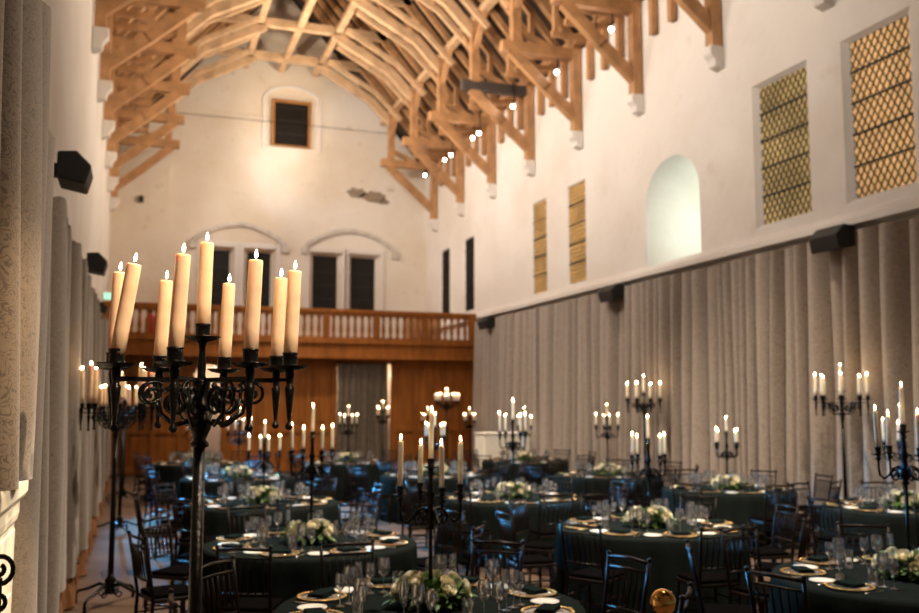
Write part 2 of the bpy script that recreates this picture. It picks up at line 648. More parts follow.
# stone corbels under the roof posts are part of the walls
TY = [31.6 - 2.88 * k for k in range(8)]
wl, wr = bpy.data.objects['wall_left'], bpy.data.objects['wall_right']
for y in TY:
    for s, w in ((-1, wl), (1, wr)):
        x = XL if s < 0 else XR
        mb = MB()
        mb.prism([(x, y - .13, 8.62), (x - s * .29, y - .13, 8.62), (x - s * .29, y - .13, 8.46), (x - s * .2, y - .13, 8.36), (x - s * .18, y - .13, 8.24), (x, y - .13, 8.18)], (0, .26, 0))
        c = mb.build('corbel', M['wall'], w, bevel=.02)

# ------------------------------------------------------------------ roof timbers
ORD = ['nearest the gable', 'second from the gable', 'third from the gable', 'fourth from the gable', 'fifth from the gable', 'sixth from the gable', 'seventh from the gable', 'nearest the camera overhead']
HT, HZ = 3.6, 10.5


def RAFX(z):
    return 5.6 * (ZRIDGE - .12 - z) / (ZRIDGE - .12 - 10.62)


for i, y in enumerate(TY):
    t = thing('roof_truss', 'oak hammer-beam roof truss, ' + ORD[i], 'roof truss', (XC, y, 0), group='hammer-beam roof trusses')
    for s in (-1, 1):
        P = lambda o, z: (s * o, 0, z)
        MB().bar(P(5.42, 8.62), P(5.42, 10.9), .2, .24).build('wall_post', M['oak'], t)
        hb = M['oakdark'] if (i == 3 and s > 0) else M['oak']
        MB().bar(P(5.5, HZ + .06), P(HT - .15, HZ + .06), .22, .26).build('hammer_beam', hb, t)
        # curved brace below the beam
        MB().bar(P(5.4, 8.98), P(4.6, 9.66), .17, .25).bar(P(4.62, 9.64), P(3.72, 10.46), .17, .25).build('brace', M['oak'], t)
        MB().bar(P(HT + .22, HZ + .15), P(HT + .22, 12.35), .22, .24).build('hammer_post', M['oak'], t)
        MB().bar(P(HT + .3, HZ + .5), P(4.75, HZ + .15), .14, .14).build('strut', M['oak'], t)
        MB().bar(P(5.6, 10.62), P(0, ZRIDGE - .12), .2, .22).build('rafter', M['oak'], t)
        MB().bar(P(HT + .22, 12.0), P(3.02, 12.82), .2, .26).bar(P(3.02, 12.82), P(1.1, 13.86), .2, .26).build('arch_rib', M['oaklight'], t)
        MB().bar(P(HT + .3, 12.3), P(RAFX(12.3), 12.3), .16, .18).build('tie', M['oak'], t)
    MB().bar((-2.85, 0, 13.98), (2.85, 0, 13.98), .2, .26).build('collar', M['oaklight'], t)

# common rafter frames, three per bay
def rafter_frame(y, ribs=True):
    t = thing('rafter_frame', 'slender oak rafter frame in the bays between the hammer-beam trusses', 'rafter frame', (XC, y, 0), group='common rafter frames')
    for s in (-1, 1):
        P = lambda o, z: (s * o, 0, z)
        MB().bar(P(5.6, 10.62), P(0, ZRIDGE - .12), .13, .15).build('rafter', M['oak'], t)
        MB().bar(P(5.45, 9.72), P(5.45, 10.75), .13, .14).build('hanging_post', M['oak'], t)
        MB().bar(P(4.55, 10.75), P(4.55, 11.75), .12, .13).build('ashlar_post', M['oak'], t)
        MB().bar(P(5.5, 10.72), P(4.45, 10.72), .12, .13).build('sole_piece', M['oak'], t)
        if ribs:
            MB().bar(P(HT + .35, 11.95), P(3.02, 12.86), .10, .15).bar(P(3.02, 12.86), P(1.36, 13.78), .10, .15).build('arch_rib', M['oaklight'], t)
    return t


proto('frame', rafter_frame(0))
proto('plainframe', rafter_frame(0, False))
for i in range(len(TY) - 1):
    for k in (1, 2, 3):
        y = TY[i] - .72 * k
        place('plainframe' if k == 2 else 'frame', (XC, y, 0))
y_a, y_b = 10.9, YF - .15
for s, nm in ((-1, 'left'), (1, 'right')):
    tag(MB().bar((XC + s * 5.45, y_a, 10.88), (XC + s * 5.45, y_b, 10.88), .3, .2).build('wall_plate', M['oak']),
        'long oak wall plate along the top of the %s wall' % nm, 'roof beam')
    tag(MB().bar((XC + s * 3.82, y_a, 12.42), (XC + s * 3.82, y_b, 12.42), .2, .2).build('purlin', M['oaklight']),
        'long oak purlin over the %s hammer posts' % nm, 'roof beam')
    # wind struts between hammer posts and purlin
    for i, y in enumerate(TY[:-1]):
        for sg in (-1, 1):
            if (i == 0 and sg > 0):
                continue
            tag(MB().bar((XC + s * 3.82, y + sg * .1, 11.55), (XC + s * 3.82, y + sg * .85, 12.35), .13, .13).build('purlin_brace', M['oak']),
                'short oak brace from %s hammer post to purlin, %s side, truss %s' % (nm, 'gable' if sg > 0 else 'camera', ORD[i]), 'roof brace', 'braces under the purlins')
for k, o in (('left of', -1.25), ('on', 0), ('right of', 1.25)):
    tag(MB().bar((XC + o, y_a, 13.98), (XC + o, y_b, 13.98), .2, .16).build('collar_purlin', M['oaklight']),
        'long oak beam over the collars, %s the ridge line' % k, 'roof beam')
tag(MB().tube([(XL + .2, 31.9, 11.75), (XR - .3, 31.9, 11.75)], .012, 6).build('tie_rod', M['iron']), 'thin dark iron rod across the hall before the gable', 'tie rod')

# ------------------------------------------------------------------ lights on the trusses
def spot(loc, target, energy, angle, color, r=.06, blend=.6):
    l = bpy.data.lights.new('spot', 'SPOT')
    l.energy = energy
    l.spot_size = math.radians(angle)
    l.spot_blend = blend
    l.color = color
    l.shadow_soft_size = r
    o = bpy.data.objects.new('spot', l)
    COL.objects.link(o)
    o.location = loc
    o.rotation_euler = (Vector(target) - Vector(loc)).to_track_quat('-Z', 'Y').to_euler()
    return o


WARM = (1.0, .84, .66)
NEUT = (1.0, .95, .91)


def fixture(loc, target, label, r=.06, bracket=.72):
    t = thing('spotlight', label, 'spotlight', loc, group='spotlights on the roof trusses')
    d = (Vector(target) - Vector(loc)).normalized()
    q = d.to_track_quat('Z', 'Y').to_matrix().to_4x4()
    h = MB()
    h.lathe([(0, -.16), (r * .7, -.16), (r, -.02), (r, .07), (r * .92, .07), (r * .92, .045)], 14)
    h.bm.transform(q)
    h.build('housing', M['black'], t)
    l = MB()
    l.lathe([(0, .05), (r * .9, .05)], 14)
    l.bm.transform(q)
    l.build('lens', M['lamp'], t)
    b = MB().tube([(0, 0, 0), tuple(-d * .1), (0, 0, bracket)], .015, 6)
    b.build('bracket', M['black'], t)
    return t


LY = [30.9, 28.7, 28.05, 26.0, 25.45, 22.8, 20.03, 18.0, 17.26]
DESC = ['nearest the gable', 'second from the gable, left of a pair', 'third from the gable, right of a pair', 'fourth from the gable, left of a pair',
        'fifth from the gable, right of a pair', 'sixth from the gable', 'seventh from the gable', 'eighth from the gable, left of a pair', 'ninth from the gable, right of a pair']
for y, dsc in zip(LY, DESC):
    p = (9.55, y, 10.06)
    tg = (1.5, y - 9, 6.0)
    fixture(p, tg, 'small lit spotlight high on the right wall, ' + dsc)
for y in (30.9, 26.0, 22.8, 20.03, 17.26, 13.0):
    p = Vector((9.55, y, 10.06))
    tg = Vector((-.6, y - 5, 8.6))
    spot(p + (tg - p).normalized() * .15, tg, 14, 125, NEUT)
for n, y in enumerate(TY[1:]):
    p = Vector((1.5, y, 10.3))
    tg = Vector((10.2, y + 4, 6.4))
    spot(p, tg, 185 if n else 110, 130, NEUT)
spot((1.55, 26.6, 10.3), (6.0, 33, 8.8), 55, 110, WARM)


def wall_box(loc, s, label, k=1.0, reach=.1):
    t = thing('wall_speaker', label, 'speaker', loc, group='black boxes along the walls')
    b = MB()
    b.prism([(0, -.3 * k, -.14 * k), (-s * .3 * k, -.3 * k, -.2 * k), (-s * .36 * k, -.3 * k, .02 * k), (-s * .2 * k, -.3 * k, .18 * k), (0, -.3 * k, .16 * k)], (0, .6 * k, 0))
    b.build('casing', M['black'], t, bevel=.015)
    MB().box((s * reach / 2, 0, 0), (reach, .08, .1)).build('wall_bracket', M['black'], t)
    return t


BOX = [((9.95, 11.1, 4.42), 1, 'black wedge speaker box over the long curtain, nearest'),
       ((9.95, 17.9, 4.38), 1, 'black wedge speaker box over the long curtain, middle of three'),
       ((9.95, 25.5, 4.36), 1, 'black wedge speaker box over the long curtain, farthest'),
       ((-.60, 7.7, 3.76), -1, 'large black speaker box at the top of the left curtain'),
       ((-.60, 12.6, 3.74), -1, 'small black speaker box farther along the left curtain'),
       ((-.84, 22.5, 4.14), -1, 'farthest black speaker box on the left wall below the lit sign')]
for p, s, l in BOX:
    wall_box(p, s, l, 1.0 if s > 0 else .68, abs((XR if s > 0 else XL) - p[0]))
# uplighters standing on the ledge of the long wall and behind the left curtain head
for y in (8.0, 14.0, 19.5, 24.5):
    spot((XR - .12, y, 4.98), (XC - 1.0, y + 2, 13.2), 380, 72, WARM, .08)
    spot((XL + .12, y, 4.6), (XC + 1.0, y + 2, 13.2), 380, 72, WARM, .08)
# cool lamp inside the round headed alcove
l = bpy.data.lights.new('alcove', 'POINT')
l.energy = 22
l.color = (.76, 1.0, .92)
l.shadow_soft_size = .1
o = bpy.data.objects.new('alcove_lamp_light', l)
COL.objects.link(o)
o.location = (XR + .95, 15.55, 5.75)
t = thing('wall_lamp', 'small white lit lamp inside the arched opening', 'lamp', (XR + .98, 15.42, 5.72))
MB().sphere((0, .06, 0), .07, 12, 8, (1, 1, 1.6)).build('lamp_shade', emat('white lamp glow', (.85, 1, .95), 4), t)
MB().box((0, -.02, 0), (.06, .06, .1)).build('wall_mount', M['white'], t)
# unseen fill spots added: up into the roof, down on the tables
for y in TY[1:]:
    spot((7.85, y + .05, 10.25), (.2, y + 1.6, 12.6), 330, 125, WARM)
    spot((1.5, y + .05, 10.25), (9.1, y + 1.6, 12.6), 260, 125, WARM)
for y in (5.5, 11.44, 17.2, 21.4):
    spot((XC, y + .3, 13.7), (XC, y + .6, 0), 4000 if y < 12 else 2200, 66, WARM)
spot((XC, 1.5, 10.6), (5.2, 12.5, 1.0), 1800, 46, WARM)  # unseen front fill, added to brighten candles, flowers and glasses
# added narrow spots that brighten mantel, drape, counter and foreground candles; no lamps seen
spot((6.0, 9.0, 9.0), (-.45, 4.35, 1.15), 3600, 7.5, WARM)
spot((8.2, 6.0, 10.0), (-.45, 4.5, 2.3), 450, 22, WARM)
spot((6.0, 18.5, 10.0), (9.1, 22.3, .9), 700, 13, WARM)
spot((4.5, -2.0, 9.0), (.25, 3.66, 2.38), 3600, 9, (1, .76, .5))  # added in place of candlelight from behind the camera
# cool blue stage spot on the left wall
spot((-.35, 22.6, 4.25), (3.0, 15.0, .4), 8500, 47, (.09, .50, 1.0), .12, .5)

# ------------------------------------------------------------------ gallery and screen
mb = MB()
mb.box2((XL, YG + .25, 3.36), (XR, YF, 3.78))
struct(mb.build('trim_5', M['panel']), 'floor of the timber gallery')
mb = MB()
mb.box2((XL, YG - .02, 3.34), (XR - .15, YG + .25, 3.84))
mb.box2((XL, YG - .1, 3.74), (XR - .15, YG - .02, 3.86))
mb.box2((XL, YG - .08, 3.3), (XR - .15, YG - .02, 3.42))
struct(mb.build('trim_6', M['panel'], bevel=.01), 'moulded oak gallery front beam')
rail = thing('gallery_railing', 'oak balustrade along the front of the gallery', 'railing', (XC, YG + .08, 3.84))
x0, x1 = XL - XC + .03, XR - XC - .2
MB().box2((x0, -.11, .82), (x1, .11, .93)).box2((x0, -.07, .74), (x1, .07, .82)).build('handrail', M['panel'], rail, bevel=.01)
MB().box2((x0, -.07, 0), (x1, .07, .1)).build('bottom_rail', M['panel'], rail)
bal = None
nb = 50
for k in range(nb):
    x = x0 + .12 + (x1 - x0 - .24) * k / (nb - 1)
    if k % 7 == 0:
        MB().box2((x - .09, -.09, .1), (x + .09, .09, .82)).build('newel_post', M['panel'], rail)
        continue
    if bal is None:
        bal = MB().lathe([(.055, .1), (.055, .16), (.035, .18), (.06, .32), (.05, .42), (.03, .6), (.045, .64), (.035, .66), (.055, .69), (.055, .74)], 10).build('baluster', M['panel'], rail)
        b = bal
    else:
        b = bal.copy()
        COL.objects.link(b)
    b.location = (x, 0, 0)

# panelled screen below, with two openings
mb = MB()
scr = lambda u, v, d: (u, YG + .5 + d, v)
holes = [(5.75, 7.42, 0, 3.2), (1.62, 2.42, 0, 3.1)]
for dd in (0, .08):
    wall_cells(mb, lambda u, v, d: scr(u, v, dd), XL, XR, 0, 3.4, holes)
for h in holes:
    reveal(mb, scr, h, .08, 0)
screen = struct(mb.build('wall_screen', M['panel'], fix=False))
mb = MB()
xs = [XL + .05, -.2, .55, 1.3, 1.55, 2.5, 3.3, 4.1, 4.9, 5.65, 7.52, 8.2, 8.9, 9.6, XR - .1]
for x in xs:
    mb.box2((x - .06, YG + .44, 0), (x + .06, YG + .5, 3.36))
for a, b in zip(xs, xs[1:]):
    if (a, b) in ((5.65, 7.52), (1.55, 2.5)):
        continue
    for z in (.12, 1.22, 3.2):
        mb.box2((a, YG + .455, z - .08), (b, YG + .5, z + .08))
    if b - a > .4:
        for (za, zb) in ((.32, 1.02), (1.45, 3.0)):
            mb.box2((a + .16, YG + .48, za), (b - .16, YG + .5, zb))
struct(mb.build('panel_moulding', M['panel'], screen, bevel=.008))
mb = MB()
c = 2.02
for k in range(12):
    a, b = PI * k / 12, PI * (k + 1) / 12
    pa, pb = (c + .4 * math.cos(a), 2.72 + .38 * math.sin(a)), (c + .4 * math.cos(b), 2.72 + .38 * math.sin(b))
    mb.prism([(pa[0], YG + .49, pa[1]), (pb[0], YG + .49, pb[1]), (pb[0], YG + .49, 3.12), (pa[0], YG + .49, 3.12)], (0, .1, 0))
mb.build('arch_head', M['panel'], screen)
# whitewashed passage behind the screen
struct(MB().box2((XL, YG + 2.2, 0), (XR, YG + 2.35, 3.36)).build('wall_passage', M['wall']))
for x, e in ((2.2, 26), (7.2, 45)):
    l = bpy.data.lights.new('passage', 'POINT')
    l.energy = e
    l.color = (1, .78, .5)
    l.shadow_soft_size = .08
    o = bpy.data.objects.new('passage_light', l)
    COL.objects.link(o)
    o.location = (x, YG + 1.2, 2.9)
# things on the gallery
t = thing('cabinet', 'brown wooden cabinet behind the right end of the gallery balusters', 'cabinet', (8.75, 28.6, 3.78))
MB().box2((-.55, -.25, .06), (.55, .25, .95)).build('body', M['oak'], t, bevel=.01)
for s in (-1, 1):
    MB().box2((s * .27 - .24, -.275, .12), (s * .27 + .24, -.25, .88)).build('door', M['oak'], t, bevel=.01)
MB().box2((-.5, -.22, 0), (.5, .22, .06)).build('plinth', M['skirt'], t)
t = thing('red_canister', 'small red canister behind the left gallery balusters', 'canister', (.42, 28.2, 3.78))
MB().lathe([(0, 0), (.14, 0), (.15, .03), (.15, .62), (.12, .72), (.05, .78), (.05, .82), (0, .82)], 16).build('body', M['red'], t)
MB().lathe([(.05, .82), (.06, .84), (.06, .9), (0, .9)], 12).box((.07, 0, .9), (.2, .03, .03)).build('valve', M['black'], t)
t = thing('lit_sign', 'pale green lit sign on the left wall above the gallery', 'sign', (-.66, 26.4, 4.84))
MB().box((0, 0, 0), (.36, .07, .22)).build('casing', M['white'], t, bevel=.01)
MB().box((0, -.04, 0), (.32, .012, .18)).build('lit_panel', M['sign'], t)
MB().box((-.21, 0, 0), (.08, .05, .06)).build('wall_bracket', M['white'], t)

# ------------------------------------------------------------------ curtains
def folds(length, seed, wmin, wmax):
    r = random.Random(seed)
    e = [0.0]
    while e[-1] < length:
        e.append(e[-1] + r.uniform(wmin, wmax) * (1 if r.random() > .3 else .55))
    sc = length / e[-1]
    amps = [r.uniform(.6, 1) for _ in e]
    return [v * sc for v in e], amps


def curtain_mesh(start, end, z0, z1, out, amp, seed, wmin=.2, wmax=.5, per=9, nz=8, sag=.02, flare=.25, zfun=None, pw=.55):
    """pleated cloth hanging on the line start-end (x,y), swelling towards 'out'"""
    s0, s1 = Vector((*start, 0)), Vector((*end, 0))
    L = (s1 - s0).length
    u = (s1 - s0) / L
    out = Vector((*out, 0)).normalized()
    e, am = folds(L, seed, wmin, wmax)
    mb = MB()
    cols = []
    r = random.Random(seed + 1)
    for i in range(len(e) - 1):
        for k in range(per):
            t = .5 - .5 * math.cos(PI * k / per)
            s = e[i] + (e[i + 1] - e[i]) * t
            cols.append((s, am[i] * math.sin(PI * t) ** pw, t))
    cols.append((L, 0, 0))
    vs = []
    for (s, d, t) in cols:
        col = []
        for j in range(nz + 1):
            v = j / nz
            zt = z1 + (zfun(s) if zfun else 0) - sag * math.sin(PI * t)
            z = zt + (z0 - zt) * v
            a = amp * (.75 + flare * v) * d + .02 * math.sin(s * 2.3 + v * 3)
            p = s0 + u * (s + .015 * math.sin(5 * v + s * 7)) + out * a
            col.append(mb.bm.verts.new((p.x, p.y, z)))
        vs.append(col)
    for a, b in zip(vs, vs[1:]):
        for j in range(nz):
            f = mb.bm.faces.new((a[j], b[j], b[j + 1], a[j + 1]))
            f.smooth = True
    return mb


c = thing('curtain', 'very long grey beige pleated curtain hanging along the right wall', 'curtain', (0, 0, 0))
curtain_mesh((XR - .05, 2.0), (XR - .05, 26.9), .02, 4.5, (-1, 0), .46, 3, .22, .48, per=12, pw=1.0).build('drape', M['curtain'], c)
MB().tube([(XR - .06, 2.0, 4.5), (XR - .06, 26.9, 4.5)], .02, 6).build('curtain_rail', M['black'], c)

c = thing('curtain', 'long beige brocade curtain with orange fringed hem along the left wall', 'curtain', (0, 0, 0))
lz = lambda s: .06 * math.sin(s * 1.5) + .04 * math.sin(s * 5) + .03 * math.sin(s * 13)
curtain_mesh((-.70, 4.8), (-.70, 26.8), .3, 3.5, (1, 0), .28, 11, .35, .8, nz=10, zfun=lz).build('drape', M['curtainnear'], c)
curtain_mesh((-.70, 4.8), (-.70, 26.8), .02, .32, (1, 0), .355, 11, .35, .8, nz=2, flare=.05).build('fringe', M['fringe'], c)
c = tag(curtain_mesh((-.52, 1.6), (-.52, 4.76), 1.66, 3.82, (1, 0), .15, 21, .22, .5, nz=10, per=10, zfun=lz).build('drape', M['curtainnear']),
        'short patterned beige drape hanging down over the cream mantel', 'curtain')

d = thing('curtain', 'dark olive curtain drawn across the screen doorway', 'curtain', (0, 0, 0))
curtain_mesh((5.72, YG + .3), (7.27, YG + .3), .02, 3.2, (0, -1), .1, 5, .12, .25).build('drape', M['doordrape'], d)
MB().tube([(5.65, YG + .32, 3.2), (7.5, YG + .32, 3.2)], .025, 8).build('curtain_pole', M['black'], d)

# cream mantel at the left edge
t = thing('mantelpiece', 'cream moulded mantelpiece under the drape at the left edge', 'fireplace', (0, 0, 0))
ye = 4.62
prof = [(-.88, 0), (-.47, 0), (-.47, 1.40), (-.474, 1.41), (-.474, 1.43), (-.462, 1.45), (-.456, 1.48), (-.456, 1.53), (-.435, 1.55), (-.425, 1.57), (-.425, 1.62), (-.43, 1.645), (-.88, 1.645)]
mb = MB()
mb.prism([(x, 3.95, z) for x, z in prof], (0, ye - 3.95, 0))
mb.build('jamb', M['mantel'], t)
MB().box2((-.88, 2.2, 1.1), (-.475, 3.95, 1.40)).build('lintel', M['mantel'], t)
MB().prism([(x, 2.2, z) for x, z in prof[3:]] + [(-.88, 2.2, 1.41)], (0, 1.75, 0)).build('cornice', M['mantel'], t)
MB().box2((-.47, 4.08, .3), (-.46, 4.5, 1.15)).build('jamb_panel', M['mantel'], t, bevel=.006)

# ------------------------------------------------------------------ candles
def candle(L, r, key, wax):
    mb = MB()
    mb.lathe([(0, 0), (r, 0), (r, L * .3), (r * .985, L * .7), (r * .97, L - .006), (r * .9, L), (r * .55, L - .004), (0, L - .008)], 16)
    o = mb.build('candle', M[wax])
    tag(o, 'ivory candle', 'candle')
    MB().tube([(0, 0, L - .01), (.001, 0, L + .006), (.003, 0, L + .013)], r * .05 + .0008, 6).build('wick', M['wick'], o)
    h = .032
    f = r * .13 + .0020
    pr = [(0, 0), (f * .55, .003), (f, .010), (f * .9, .016), (f * .5, .025), (f * .2, .031), (0, h)]
    fm = MB().lathe([(a, b + L + .008) for a, b in pr], 10)
    fm.build('flame', M['flame'], o)
    return o


def candle_var(L, r, wax='ivory'):
    key = 'candle_%.3f_%.4f_%s' % (L, r, wax)
    if key not in PROTO:
        proto(key, candle(L, r, key, wax))
    return key


DIR8 = ['far', 'far right', 'right', 'near right', 'near', 'near left', 'left', 'far left']


def dirword(loc, vec):
    """which side, seen from the camera"""
    to = Vector((loc[0], loc[1]))
    to.normalize()
    rt = Vector((to.y, -to.x))
    v = Vector((vec[0], vec[1]))
    a = math.atan2(v.dot(rt), v.dot(to))
    return DIR8[int(round(a / (PI / 4))) % 8]


# ------------------------------------------------------------------ floor candelabra (nine lights)
AH = 2.09         # drip pan height
RING = .335
HUB = AH - .045


def spiral(c, ax, r0, turns, start, n=22, sgn=1, shrink=.8):
    """points of a flat scroll in the vertical plane along direction ax"""
    pts = []
    for k in range(n + 1):
        t = k / n
        r = r0 * (1 - shrink * t)
        a = start + sgn * turns * 2 * PI * t
        pts.append((c[0] + ax[0] * r * math.cos(a), c[1] + ax[1] * r * math.cos(a), c[2] + r * math.sin(a)))
    return pts


def cup_profile(r):
    return [(0, 0), (r * .9, 0), (r, .006), (r * .94, .012), (r * .94, .048), (r, .052), (r, .058), (r * .8, .058), (r * .8, .03), (0, .03)]


PAN = [(0, -.012), (.02, -.010), (.05, -.004), (.066, .006), (.069, .009), (.060, .004), (.02, -.002), (0, -.002)]


def floor_candelabrum():
    t = thing('floor_candelabrum', 'x', 'candelabrum')
    I = M['iron']
    MB().tube([(0, 0, .2), (0, 0, .9), (0, 0, AH - .30)], [.030, .027, .022], 8).build('pole', I, t)
    MB().lathe([(.022, AH - .30), (.034, AH - .295), (.034, AH - .282), (.022, AH - .27), (.030, AH - .25), (.041, AH - .225), (.041, AH - .205), (.030, AH - .18), (.022, AH - .165), (.036, AH - .158), (.036, AH - .145), (.024, AH - .135), (.03, AH - .09), (.034, AH - .05), (.028, AH - .04), (.0, AH - .04)], 14).build('knob', I, t)
    b = MB()
    b.lathe([(0, .12), (.05, .12), (.06, .15), (.03, .19), (.045, .23), (.06, .26), (.03, .30), (.028, .34), (0, .34)], 12)
    b.build('base_hub', I, t)
    for k in range(4):
        a = PI / 4 + k * PI / 2
        u = (math.cos(a), math.sin(a))
        f = MB()
        f.tube([(u[0] * .02, u[1] * .02, .2), (u[0] * .12, u[1] * .12, .22), (u[0] * .25, u[1] * .25, .16), (u[0] * .36, u[1] * .36, .13), (u[0] * .39, u[1] * .39, .09), (u[0] * .39, u[1] * .39, .0)], [.02, .018, .016, .015, .015, .018], 8)
        f.tube(spiral((u[0] * .10, u[1] * .10, .13), u, .055, 1.2, PI / 2, 16), .008, 6)
        f.build('foot', I, t)
    # centre stem
    s = MB().lathe([(.0, HUB - .02), (.024, HUB - .02), (.014, HUB + .02), (.016, HUB + .05), (.012, HUB + .11), (.014, HUB + .13), (.02, HUB + .145), (0, HUB + .15)], 12).build('centre_stem', I, t)
    cz = HUB + .155
    MB().lathe([(r, z + cz) for r, z in PAN], 20).build('drip_pan', I, s)
    MB().lathe([(r, z + cz) for r, z in cup_profile(.029)], 16).build('candle_cup', I, s)
    for k in range(8):
        a = 1.5 * PI + math.radians(29.5 + 45 * k)
        u = (math.cos(a), math.sin(a))
        R_ = RING
        ar = MB().bar((0, 0, HUB), (u[0] * R_, u[1] * R_, HUB), .013, .013)
        arm = ar.build('arm', I, t)
        MB().lathe([(r, z + AH) for r, z in PAN], 20, (u[0] * R_, u[1] * R_, 0)).build('drip_pan', I, arm)
        MB().lathe([(r, z + AH) for r, z in cup_profile(.029)], 16, (u[0] * R_, u[1] * R_, 0)).build('candle_cup', I, arm)
        MB().lathe([(0, AH - .235), (.010, AH - .232), (.0155, AH - .222), (.010, AH - .210), (.006, AH - .205), (.008, AH - .19), (.016, AH - .10), (.019, AH - .075), (.012, AH - .065), (.014, AH - .05), (.018, AH - .02), (.012, AH - .005), (0, AH - .004)], 10, (u[0] * R_, u[1] * R_, 0)).build('pendant', I, arm)
        sc = MB()
        sc.tube(spiral((u[0] * .195, u[1] * .195, HUB - .055), u, .048, 1.55, PI * .75, 26, -1), [.0065] * 20 + [.006, .006, .006, .007, .008, .009, .009], 6)
        sc.build('scroll', I, arm)
        s2 = MB()
        s2.tube(spiral((u[0] * .105, u[1] * .105, HUB - .085), u, .058, 1.5, PI * .25, 26, 1), [.008] * 20 + [.007, .007, .007, .008, .009, .010, .010], 6)
        s2.tube([(u[0] * .05, u[1] * .05, AH - .2), (u[0] * .10, u[1] * .10, AH - .215), (u[0] * .16, u[1] * .16, AH - .17), (u[0] * .18, u[1] * .18, HUB - .01)], [.009, .008, .007, .006], 6)
        s2.build('leaf_scroll', I, arm)
    return t


proto('floorcand', floor_candelabrum())


def floor_stand(loc, rz, label, who, lens, rad=.0265, lean=None, group='floor-standing candelabra', k_=.97):
    o = place('floorcand', loc, rz, label, group)
    o.scale = (1, 1, k_)
    for k in range(9):
        if k < 8:
            a = 1.5 * PI + math.radians(29.5 + 45 * k) + rz
            u = Vector((math.cos(a), math.sin(a), 0)) * RING
            z = (AH + .031) * k_
            w = dirword(loc, u)
        else:
            u = Vector((0, 0, 0))
            z = (HUB + .155 + .031) * k_
            w = 'raised centre'
        L = lens[k % len(lens)]
        rot = lean[k] if lean else (rnd.uniform(-.02, .02), rnd.uniform(-.02, .02), 0)
        place(candle_var(L, rad, 'wax' if loc[0] < 1 else 'ivory'), Vector(loc) + u + Vector((0, 0, z)), 0,
              'ivory candle on the %s arm of %s' % (w, who) if w != 'raised centre' else 'ivory candle raised in the centre of ' + who,
              'candles of ' + who, rot)
    return o


FG = (.245, 3.66, 0)
FGR = -math.atan2(FG[0], FG[1])
# angles of the ring positions are chosen so the front four read -80,-26,+46,+88 px from the stem
lens = [None] * 9
# order k: positions a = 270deg - (29.5+45k): k=0 front-right .. computed below by screen x
pos = []
for k in range(8):
    # turned towards the camera
    a = 1.5 * PI + math.radians(29.5 + 45 * k) + FGR
    u = (math.cos(a) * RING, math.sin(a) * RING)
    q = proj((FG[0] + u[0], FG[1] + u[1], AH))
    pos.append((k, q))
for k, q in pos:
    x = q[0]
    front = q[2] < 3.55
    # measured heights (m) by screen position
    if front:
        L = .335 if x < 150 else .35 if x < 200 else .345 if x < 270 else .34
    else:
        L = .345 if x < 140 else .335 if x < 190 else .335 if x < 240 else .345
    lens[k] = round(L, 3)
lens[8] = .34
lean = []
for k, q in pos + [(8, (204, 0, 3.6))]:
    x = q[0]
    dx = (.15 if q[2] < 3.45 else .035) if x < 140 else .05 if x < 190 else .02 if x < 215 else .035
    ax = RT * dx
    lean.append((-(ax.y), ax.x, 0))
floor_stand(FG, FGR, 'tall black wrought-iron candelabrum with nine candles in the foreground', 'the tall foreground candelabrum', lens, lean=lean, group='floor-standing candelabra', k_=1.0)
LL = [.38, .34, .36, .33, .37, .35, .39, .34, .36]
floor_stand((-.14, 9.98, 0), .2, 'black floor candelabrum by the left curtain, second after the foreground one', 'the second left floor candelabrum', LL, k_=.916)
floor_stand((-.12, 15.21, 0), .5, 'black floor candelabrum by the left curtain, third after the foreground one', 'the third left floor candelabrum', [v - .06 for v in LL], k_=.902)
floor_stand((-.12, 20.29, 0), .1, 'black floor candelabrum by the left curtain, farthest of the left row', 'the farthest left floor candelabrum', [v - .06 for v in LL], k_=.902)
floor_stand((9.3, 10.5, 0), .3, 'black floor candelabrum by the right curtain, nearer of two', 'the near right floor candelabrum', [.3, .27, .29, .26, .3, .28, .3, .27, .33])
floor_stand((9.35, 15.9, 0), .1, 'black floor candelabrum by the right curtain, farther of two', 'the far right floor candelabrum', [.3, .31, .29, .32, .3, .28, .3, .27, .33])
floor_stand((8.75, 26.1, 0), .1, 'tall black floor candelabrum before the orange panelling at the far end', 'the far screen candelabrum', [.2, .18, .22, .17, .2, .19, .21, .2, .24])

